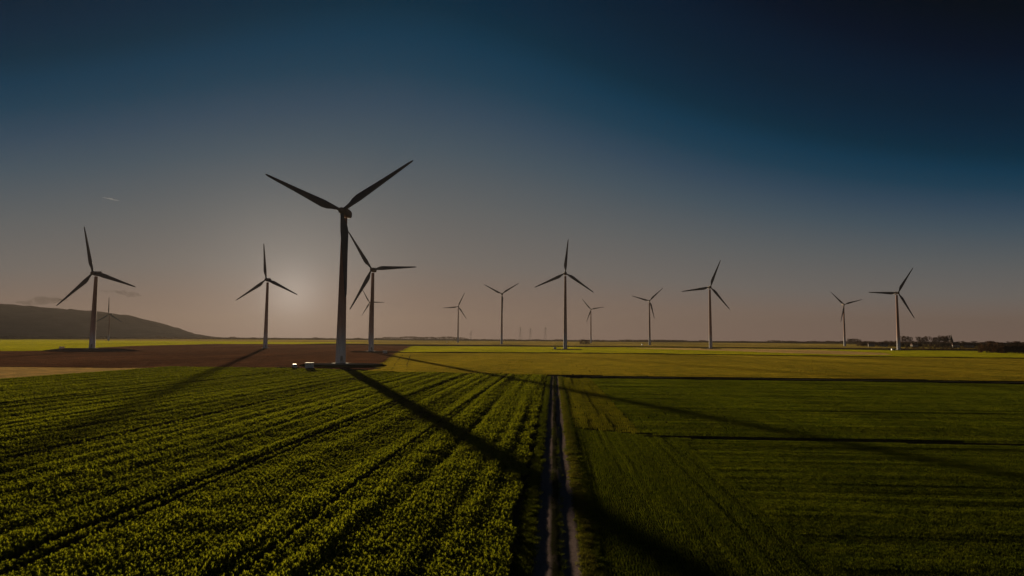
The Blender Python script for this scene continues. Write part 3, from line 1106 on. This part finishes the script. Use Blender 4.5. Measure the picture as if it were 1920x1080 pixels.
# ------------------------------------------------------------------ kiosks and the car by the big turbine
def make_kiosk():
    k = empty('transformer_kiosk')
    bm = bmesh.new()
    add_box(bm, (0, 0, 1.05), (3.1, 2.3, 2.1), None, 0.04)
    mesh_obj('body', bm, M['white_paint'], k)
    bm = bmesh.new()
    add_box(bm, (0, 0, 2.20), (3.4, 2.6, 0.18), None, 0.05)
    mesh_obj('roof', bm, M['grey_roof'], k)
    bm = bmesh.new()
    add_box(bm, (0, 0, 0.06), (3.3, 2.5, 0.14))
    mesh_obj('plinth', bm, M['concrete'], k)
    for sx in (-0.75, 0.55):
        bm = bmesh.new()
        add_box(bm, (sx, -1.17, 1.05), (1.1, 0.06, 1.75), None, 0.02)
        d = mesh_obj('door', bm, M['white_paint'], k)
        bm = bmesh.new()
        for q in range(5):
            add_box(bm, (sx, -1.21, 1.35 + 0.1 * q), (0.7, 0.03, 0.05), Euler((R(30), 0, 0)))
        mesh_obj('louvre', bm, M['grey_roof'], d)
        bm = bmesh.new()
        add_box(bm, (sx + 0.42, -1.23, 1.0), (0.05, 0.05, 0.22))
        mesh_obj('handle', bm, M['dark_metal'], d)
    return k


KIOSKS = [((-101.3, 261.5, 0.0), 10, 'white transformer kiosk at the crop edge, left of the largest turbine'),
          ((-137.0, 515.0, 0.0), 0, 'white kiosk on ploughed soil beside the turbine right of the largest'),
          ((-418.0, 521.0, 0.9), 0, 'pale kiosk beside the far left turbine on its mound'),
          ((1.2, 752.0, 0.55), 0, 'white kiosk beside the foot of the tall middle turbine'),
          ((189.0, 1392.0, 0.0), 0, 'white kiosk beside the distant turbine left of the tan strip'),
          ((455.5, 898.0, 0.2), 0, 'white kiosk at the foot of the rightmost turbine'),
          ((-285.0, 1700.0, 0.0), 0, 'tiny white kiosk left of the distant turbine right of the overlapping pair')]
k0 = make_kiosk()
ks = [k0] + [copy_tree(k0) for _ in KIOSKS[1:]]
for o, (p, rz, lab) in zip(ks, KIOSKS):
    o.location = p
    o.rotation_euler = (0, 0, R(rz))
    tag(o, lab, 'kiosk', 'white kiosks by the turbines')


def make_car(loc, rz):
    c = empty('parked_car', loc, R(rz))
    bm = bmesh.new()
    side = [(-2.15, 0.35), (-2.2, 0.75), (-2.05, 1.0), (-1.85, 1.42), (-1.2, 1.55), (0.2, 1.52), (0.95, 1.02), (1.9, 0.88), (2.15, 0.7), (2.15, 0.35)]
    L_ = [bm.verts.new((x, -0.86 if z < 1.05 else -0.70, z)) for x, z in side]
    R_ = [bm.verts.new((x, 0.86 if z < 1.05 else 0.70, z)) for x, z in side]
    n = len(side)
    for i in range(n):
        j = (i + 1) % n
        bm.faces.new((L_[i], L_[j], R_[j], R_[i]))
    bm.faces.new(list(reversed(L_)))
    bm.faces.new(R_)
    bmesh.ops.recalc_face_normals(bm, faces=bm.faces)
    bmesh.ops.bevel(bm, geom=list(bm.edges), offset=0.05, segments=2, affect='EDGES', profile=0.6)
    mesh_obj('body', bm, M['white_paint'], c)

    def pane(pts):
        bm = bmesh.new()
        vs = [bm.verts.new(p) for p in pts]
        f = bm.faces.new(vs)
        bm.normal_update()
        g = bmesh.ops.extrude_face_region(bm, geom=[f])
        bmesh.ops.translate(bm, verts=[v for v in g['geom'] if isinstance(v, bmesh.types.BMVert)], vec=f.normal * 0.03)
        mesh_obj('window', bm, M['glass'], c)
    for s in (-1, 1):
        pane([(-1.75, s * 0.80, 1.06), (-0.55, s * 0.80, 1.06), (-0.55, s * 0.73, 1.44), (-1.62, s * 0.73, 1.42)][::s])
        pane([(-0.45, s * 0.80, 1.06), (0.78, s * 0.80, 1.06), (0.2, s * 0.73, 1.43), (-0.45, s * 0.73, 1.44)][::s])
    pane([(0.98, -0.62, 1.05), (0.98, 0.62, 1.05), (0.32, 0.58, 1.48), (0.32, -0.58, 1.48)])
    pane([(-2.06, 0.62, 1.08), (-2.06, -0.62, 1.08), (-1.93, -0.58, 1.38), (-1.93, 0.58, 1.38)])
    for x in (-1.35, 1.35):
        for s in (-1, 1):
            bm = bmesh.new()
            add_lathe(bm, [(0.20, -0.11), (0.30, -0.11), (0.33, -0.06), (0.33, 0.06), (0.30, 0.11), (0.20, 0.11)], 18, (x, s * 0.80, 0.33), 'Y')
            w = mesh_obj('wheel', bm, M['rubber'], c)
            bm = bmesh.new()
            add_lathe(bm, [(0.05, -0.12), (0.2, -0.105), (0.2, 0.105), (0.05, 0.12)], 14, (x, s * 0.80, 0.33), 'Y')
            mesh_obj('rim', bm, M['steel'], w)
    for s in (-1, 1):
        bm = bmesh.new()
        add_box(bm, (2.12, s * 0.6, 0.72), (0.1, 0.34, 0.16), None, 0.03)
        mesh_obj('headlight', bm, M['lamp'], c)
    return tag(c, 'white car parked at the crop edge, left of the white kiosk', 'car')


make_car((-107.6, 261.5, 0.02), -62)


# ------------------------------------------------------------------ trees, village, pylons
def make_tree(seed, hgt, rad, crown_lo, n_twig=420, flat=False):
    """Leafless tree at the origin: trunk with limbs, and a crown of fine twig fans with gaps."""
    r = random.Random(seed)
    t = empty('tree')
    bm = bmesh.new()
    tr = hgt * 0.022
    add_tube(bm, (0, 0, -0.3), (r.uniform(-.3, .3), r.uniform(-.3, .3), hgt * crown_lo), tr * 1.3, tr, 7)
    add_tube(bm, (0, 0, hgt * crown_lo), (r.uniform(-1, 1), r.uniform(-1, 1), hgt * 0.88), tr, tr * 0.25, 6)
    tips = []
    for k in range(11):
        a = r.uniform(0, 6.28)
        z0 = hgt * r.uniform(crown_lo * 0.85, 0.75)
        q = Vector((math.cos(a) * rad * r.uniform(0.45, 0.9), math.sin(a) * rad * r.uniform(0.45, 0.9), min(hgt * 0.97, z0 + hgt * r.uniform(0.12, 0.32))))
        add_tube(bm, (0, 0, z0), q, tr * 0.5, tr * 0.12, 5)
        tips.append(q)
    mesh_obj('trunk', bm, M['bark'], t)
    V, F = [], []
    zc, hz = hgt * (crown_lo + 1) / 2, hgt * (1 - crown_lo) / 2
    if crown_lo < 0.2:
        tips += [Vector((math.cos(k * 0.9) * rad * 0.65, math.sin(k * 0.9) * rad * 0.65, hgt * r.uniform(0.14, 0.4))) for k in range(7)]
    lobes = [(q, r.uniform(0.28, 0.5) * rad) for q in tips] + [(Vector((0, 0, zc)), rad * 0.6)]
    for k in range(n_twig):
        c, lr = r.choice(lobes)
        d = Vector((r.gauss(0, 1), r.gauss(0, 1), r.gauss(0, 0.9))).normalized()
        p = c + d * lr * r.uniform(0.3, 1.15)
        if p.z > hgt:
            p.z = hgt - r.random() * 0.06 * hgt
        if p.z < hgt * crown_lo * 0.8:
            p.z = hgt * crown_lo * r.uniform(0.8, 1.1)
        o = Vector((p.x, p.y, (p.z - zc) + hz * 0.6)).normalized()
        s = o.cross(Vector((r.gauss(0, 1), r.gauss(0, 1), r.gauss(0, 1)))).normalized()
        ln, wd = hgt * r.uniform(0.05, 0.10), hgt * (r.uniform(0.010, 0.026) if crown_lo > 0.2 else r.uniform(0.02, 0.05))
        i = len(V)
        V += [tuple(p - o * ln * 0.5), tuple(p + o * ln * 0.5 + s * wd), tuple(p + o * ln * 0.45 - s * wd)]
        F.append((i, i + 1, i + 2))
    pydata_obj('crown', V, F, M['twig'], t)
    return t


protos = [make_tree(1, 22, 7.5, 0.35, 520), make_tree(2, 20, 6.5, 0.32, 480), make_tree(3, 11, 5.5, 0.06, 900), make_tree(4, 12, 6.5, 0.05, 1000), make_tree(5, 9, 5.0, 0.05, 800)]
used = [False] * 5


def put_tree(k, x, y, sc, label, group, wide=1.0):
    o = protos[k] if not used[k] else copy_tree(protos[k])
    used[k] = True
    o.location = (x, y, 0)
    o.rotation_euler = (0, 0, random.uniform(0, 6.28))
    o.scale = (sc * wide, sc * wide, sc)
    tag(o, label, 'tree', group)
    return o


def polar(az, d):
    return d * math.sin(R(az)), d * math.cos(R(az))


def px_az(px):                      # photograph column -> bearing from the camera (used for the far line-up)
    return math.degrees(math.atan((px - 960) / 1200)) - 3.77


ORD = ['leftmost', 'second from left', 'third from left', 'fourth from left', 'fifth from left', 'sixth from left', 'rightmost']
for i, (px, d) in enumerate(((1592, 1900), (1598, 1910), (1603, 1895), (1609, 1905))):
    x, y = polar(px_az(px), d)
    put_tree(1, x, y, random.uniform(0.78, 0.9), (ORD[i] if i < 3 else 'rightmost') + ' grey bare tree in the short row right of the V-bladed small turbine', 'tree row by the small turbine')
for i, (px, d) in enumerate(((1690, 1700), (1697, 1710), (1704, 1695))):
    x, y = polar(px_az(px), d)
    put_tree(0, x, y, random.uniform(0.9, 1.08), ('leftmost', 'middle', 'rightmost')[i] + ' tall bare tree directly behind the rightmost turbine', 'tall bare trees behind the rightmost turbine', 0.8)
for i, (px, d) in enumerate(((1720, 1700), (1726, 1710), (1731, 1690), (1737, 1700))):
    x, y = polar(px_az(px), d)
    put_tree(0, x, y, random.uniform(0.9, 1.1), (ORD[i] if i < 3 else 'rightmost') + ' tall bare tree in the middle clump over the village', 'middle clump of tall trees', 0.75)
for i, (px, d) in enumerate(((1748, 1700), (1753, 1715), (1758, 1690), (1763, 1700), (1768, 1710), (1773, 1700), (1777, 1695))):
    x, y = polar(px_az(px), d)
    put_tree(random.choice((0, 1)), x, y, random.uniform(0.92, 1.14), ORD[i] + ' tall bare tree in the wide clump beside the church spire', 'wide clump of tall trees by the spire', 0.8)
for i in range(46):
    px = 1612 + i * 7.6 + random.uniform(-2, 2)
    x, y = polar(px_az(px), random.uniform(1590, 1680))
    put_tree(random.choice((2, 3)), x, y, random.uniform(0.85, 1.1), 'low dark bare tree in the long belt along the village on the right', 'low tree belt along the village', 1.35)
for i in range(16):
    px = 1700 + i * 10.0 + random.uniform(-3, 3)
    x, y = polar(px_az(px), random.uniform(1090, 1150))
    put_tree(4, x, y, random.uniform(0.42, 0.62), 'small brown bush in the hedge before the village', 'hedge bushes before the village', 1.5)
for i in range(16):
    px = 1846 + (i % 8) * 12.0 + random.uniform(-3, 3)
    x, y = polar(px_az(px), 900 + 55 * (i // 8) + random.uniform(-12, 12))
    put_tree(3, x, y, random.uniform(0.95, 1.12), 'dark bare tree in the dense thicket at the right edge', 'thicket at the right edge', 1.1)
for i, (px, d, sc) in enumerate(((1091, 1440, 0.98), (1096, 1430, 1.0), (1102, 1436, 0.95))):
    x, y = polar(px_az(px), d)
    put_tree(2, x, y, sc, ('left', 'middle', 'right')[i] + ' brown bushy tree of the small clump right of the tall middle turbine', 'small clump right of the middle turbine')


def make_house(loc, rz, w, l, h, label):
    o = empty('house', (*loc, 0), R(rz))
    bm = bmesh.new()
    add_box(bm, (0, 0, h / 2), (l, w, h))
    mesh_obj('wall', bm, M['render'], o)
    bm = bmesh.new()
    rh = w * 0.48
    a = [bm.verts.new(p) for p in ((-l / 2 - .4, -w / 2 - .4, h - .2), (l / 2 + .4, -w / 2 - .4, h - .2), (l / 2 + .4, w / 2 + .4, h - .2), (-l / 2 - .4, w / 2 + .4, h - .2),
                                   (-l / 2 - .4, 0, h + rh), (l / 2 + .4, 0, h + rh))]
    for f in ((0, 1, 5, 4), (2, 3, 4, 5), (1, 2, 5), (3, 0, 4), (3, 2, 1, 0)):
        bm.faces.new([a[i] for i in f])
    rf = mesh_obj('roof', bm, M['roof_tile'], o)
    bm = bmesh.new()
    add_box(bm, (l * 0.2, 0.6, h + rh * 0.95), (0.8, 0.8, 2.0))
    mesh_obj('chimney', bm, M['brick'], rf)
    for q in range(3):
        bm = bmesh.new()
        add_box(bm, (-l / 2 + l * (q + 0.7) / 3.4, -w / 2 - 0.03, h * 0.55), (1.2, 0.1, 1.4))
        mesh_obj('window', bm, M['glass'], o)
    bm = bmesh.new()
    add_box(bm, (l * 0.42, -w / 2 - 0.03, 1.05), (1.0, 0.1, 2.1))
    mesh_obj('door', bm, M['bark'], o)
    return tag(o, label, 'house', 'village houses on the right')


for px, d, rz, w, l, h, lab in ((1632, 1560, 10, 8, 12, 5, 'pale house in the tree belt between the two right turbines'),
                                (1655, 1570, -20, 9, 13, 4.5, 'low house just left of the rightmost turbine, among dark trees'),
                                (1712, 1560, 35, 8, 11, 4.5, 'house in front of the middle clump of tall trees'),
                                (1790, 1500, 5, 9, 11, 5.5, 'pale house just right of the church spire'),
                                (1815, 1560, -15, 9, 14, 5, 'house in the tree belt well right of the spire'),
                                (1868, 1570, 20, 8, 12, 5, 'rightmost house, above the dark thicket')):
    make_house(polar(px_az(px), d), rz - px_az(px), w, l, h, lab)

x, y = polar(px_az(1782), 1720)
ch = empty('church', (x, y, 0), R(12))
bm = bmesh.new()
add_box(bm, (0, 0, 7.5), (5.2, 5.2, 15))
tw = mesh_obj('tower', bm, M['brick'], ch)
bm = bmesh.new()
add_lathe(bm, [(3.6, 14.9), (3.3, 15.3), (1.5, 21.5), (0.12, 28.5)], 8)
mesh_obj('spire', bm, M['slate'], tw)
for a in range(4):
    bm = bmesh.new()
    add_box(bm, (math.cos(a * math.pi / 2) * 2.62, math.sin(a * math.pi / 2) * 2.62, 12), (0.14 if a % 2 == 0 else 1.4, 1.4 if a % 2 == 0 else 0.14, 2.6))
    mesh_obj('louvre', bm, M['slate'], tw)
bm = bmesh.new()
add_box(bm, (9.0, 0, 3.5), (13, 8, 7))
mesh_obj('nave', bm, M['brick'], ch)
bm = bmesh.new()
a = [bm.verts.new(p) for p in ((2.62, -4.4, 6.9), (15.9, -4.4, 6.9), (15.9, 4.4, 6.9), (2.62, 4.4, 6.9), (2.62, 0, 11.5), (15.9, 0, 11.5))]
for f in ((0, 1, 5, 4), (2, 3, 4, 5), (1, 2, 5), (3, 0, 4), (3, 2, 1, 0)):
    bm.faces.new([a[i] for i in f])
mesh_obj('roof', bm, M['slate'], ch)
tag(ch, 'small church with a pointed spire among the village trees', 'church')


def make_pylon():
    p = empty('pylon')
    bm = bmesh.new()
    H_ = 55.0

    def w(z):
        return 4.2 * (1 - z / H_) ** 1.2 + 0.7
    lv = [0, 8, 16, 23, 30, 36, 42, 48, 55]
    for a, b in zip(lv, lv[1:]):
        for sx, sy in ((-1, -1), (1, -1), (1, 1), (-1, 1)):
            add_tube(bm, (sx * w(a), sy * w(a), a), (sx * w(b), sy * w(b), b), 0.16, 0.14, 4)
        for sy in (-1, 1):
            add_tube(bm, (-w(a), sy * w(a), a), (w(b), sy * w(b), b), 0.07, 0.07, 4)
            add_tube(bm, (w(a), sy * w(a), a), (-w(b), sy * w(b), b), 0.07, 0.07, 4)
            add_tube(bm, (sy * w(a), -w(a), a), (sy * w(b), w(b), b), 0.07, 0.07, 4)
    mesh_obj('mast', bm, M['steel'], p)
    for z, l in ((36, 8.0), (43, 10.0), (50, 6.5)):
        bm = bmesh.new()
        for sy in (-0.8, 0.8):
            add_tube(bm, (-l, 0, z), (l, 0, z), 0.10, 0.10, 4)
            add_tube(bm, (0, sy, z + 2.2), (-l, 0, z), 0.07, 0.07, 4)
            add_tube(bm, (0, sy, z + 2.2), (l, 0, z), 0.07, 0.07, 4)
        c = mesh_obj('crossarm', bm, M['steel'], p)
        for sx in (-1, 1):
            bm = bmesh.new()
            add_lathe(bm, [(0.12, -2.4), (0.3, -2.2), (0.12, -1.6), (0.3, -1.2), (0.12, -0.1)], 8, (sx * l * 0.95, 0, z))
            mesh_obj('insulator', bm, M['steel'], c)
    return p


p0 = make_pylon()
for i, (px, d, sc, lab) in enumerate(((884, 3000, 0.85, 'faint pylon left of the V-bladed turbine near the middle'),
                                      (976, 2900, 1.15, 'faint pylon, leftmost of the three left of the tall middle turbine'),
                                      (995, 3000, 1.08, 'faint pylon, middle of the three left of the tall middle turbine'),
                                      (1023, 2900, 1.15, 'faint pylon nearest the tall middle turbine on its left'))):
    o = p0 if i == 0 else copy_tree(p0)
    x, y = polar(px_az(px), d)
    o.location = (x, y, 0)
    o.scale = (sc,) * 3
    o.rotation_euler = (0, 0, R(20))
    tag(o, lab, 'pylon', 'pylons on the horizon')

# far woodland along the horizon, one mass
V, F = [], []
rr = random.Random(9)


def wood_h(az):
    """Height of the far woods by bearing, in metres."""
    px = 960 + 1200 * math.tan(R(az + 3.77))
    base = 7 + 5 * mnoise.noise(Vector((az * 0.9, 0, 0))) + 3 * mnoise.noise(Vector((az * 3.1, 5, 0)))
    if 700 < px < 880:
        base += 9 * min(1, (px - 700) / 40) * min(1, (880 - px) / 12)
    if 1170 < px < 1290 or 1440 < px < 1500:
        base += 3
    if 1500 < px:
        base += 3
    return max(2.5, base)


for i in range(5200):
    az = rr.uniform(-50, 48)
    d = rr.uniform(2750, 3000)
    hgt = wood_h(az)
    cx, cy = polar(az, d)
    for q in range(10):
        px_, py_ = cx + rr.gauss(0, 5), cy + rr.gauss(0, 5)
        z = hgt * (1 - rr.random() ** 1.6 * 0.95)
        s = rr.uniform(0.8, 2.2)
        a = rr.uniform(0, 6.28)
        k = len(V)
        V += [(px_ - s * math.cos(a), py_ - s * math.sin(a), max(0, z - s * 1.2)), (px_ + s * math.cos(a), py_ + s * math.sin(a), max(0, z - s * 1.1)),
              (px_ + rr.gauss(0, 0.6), py_ + rr.gauss(0, 0.6), z + s * 0.3)]
        F.append((k, k + 1, k + 2))
tag(pydata_obj('woodland', V, F, M['wood']), 'far brown woodland along the horizon', 'woodland', kind='stuff')


# ------------------------------------------------------------------ clouds and a short contrail, outside the haze
def cloud(name, px, py, d, sx, sz, seed, dens, col, label, cat, tilt=0.0, parts=9):
    r = random.Random(seed)
    az = px_az(px)
    el = math.atan((628 + 0.007 * px - py) / 1200 * math.cos(R(az + 3.77)))
    x, y = polar(az, d)
    c = Vector((x, y, CAM_H + d * math.tan(el)))
    bm = bmesh.new()
    for k in range(parts):
        u = (k + 0.5) / parts * 2 - 1
        rr_ = (1 - abs(u) ** 1.5) * r.uniform(0.6, 1.0) + 0.15
        m = Matrix.Translation((u * sx, r.uniform(-0.2, 0.2) * sx, r.uniform(-0.2, 0.35) * sz * rr_ - u * tilt)) @ Matrix.Diagonal((sx * 0.42 * (0.5 + rr_ * 0.5), sx * 0.3, sz * rr_, 1))
        bmesh.ops.create_icosphere(bm, subdivisions=2, radius=1.0, matrix=m)
    for v in bm.verts:
        n_ = mnoise.noise(v.co * (2.5 / sx) + Vector((seed, 0, 0)))
        v.co.z += n_ * sz * 0.3
        v.co.x += n_ * sx * 0.06
    o = mesh_obj(name, bm, None)
    o.data.materials.clear()
    t = NT(name + '_vapour')
    pv = t.n('ShaderNodeVolumePrincipled')
    pv.inputs['Color'].default_value = (*col, 1)
    pv.inputs['Density'].default_value = dens
    pv.inputs['Anisotropy'].default_value = 0.0
    t.l(pv.outputs[0], t.out.inputs['Volume'])
    o.data.materials.append(t.m)
    o.location = c
    o.rotation_euler = (0, 0, R(-az))
    return tag(o, label, cat)


cloud('cloud', 78, 566, 9500, 230, 55, 3, 0.0042, (0.03, 0.03, 0.03), 'small grey cloud, leftmost and largest of those over the hill', 'cloud', tilt=-25)
cloud('cloud', 102, 562, 9500, 85, 30, 5, 0.005, (0.03, 0.03, 0.03), 'small grey puff touching the right end of the largest cloud', 'cloud')
cloud('cloud', 204, 547, 9500, 120, 22, 7, 0.003, (0.04, 0.04, 0.04), 'faint thin cloud between the far left turbine and the right cloud', 'cloud')
cloud('cloud', 240, 552, 9500, 130, 45, 8, 0.005, (0.03, 0.03, 0.03), 'small grey cloud furthest right over the hill', 'cloud', tilt=18)
cloud('contrail', 196, 371, 12000, 105, 8, 12, 0.004, (0.95, 0.95, 0.95), 'short pale contrail high in the sky on the left', 'contrail', tilt=14, parts=12)

# ------------------------------------------------------------------ haze: one closed box of even air round the whole scene
bm = bmesh.new()
add_box(bm, (0, 0, 103.0), (12400, 12400, 210.0))
hz = mesh_obj('haze', bm, None)
hz.data.materials.clear()
t = NT('haze_air')
pv = t.n('ShaderNodeVolumePrincipled')
pv.inputs['Color'].default_value = (0.118, 0.105, 0.105, 1)
pv.inputs['Density'].default_value = 0.00008
pv.inputs['Anisotropy'].default_value = 0.45
t.l(pv.outputs[0], t.out.inputs['Volume'])
hz.data.materials.append(t.m)
tag(hz, 'thin warm evening haze over the fields', 'haze', kind='stuff')
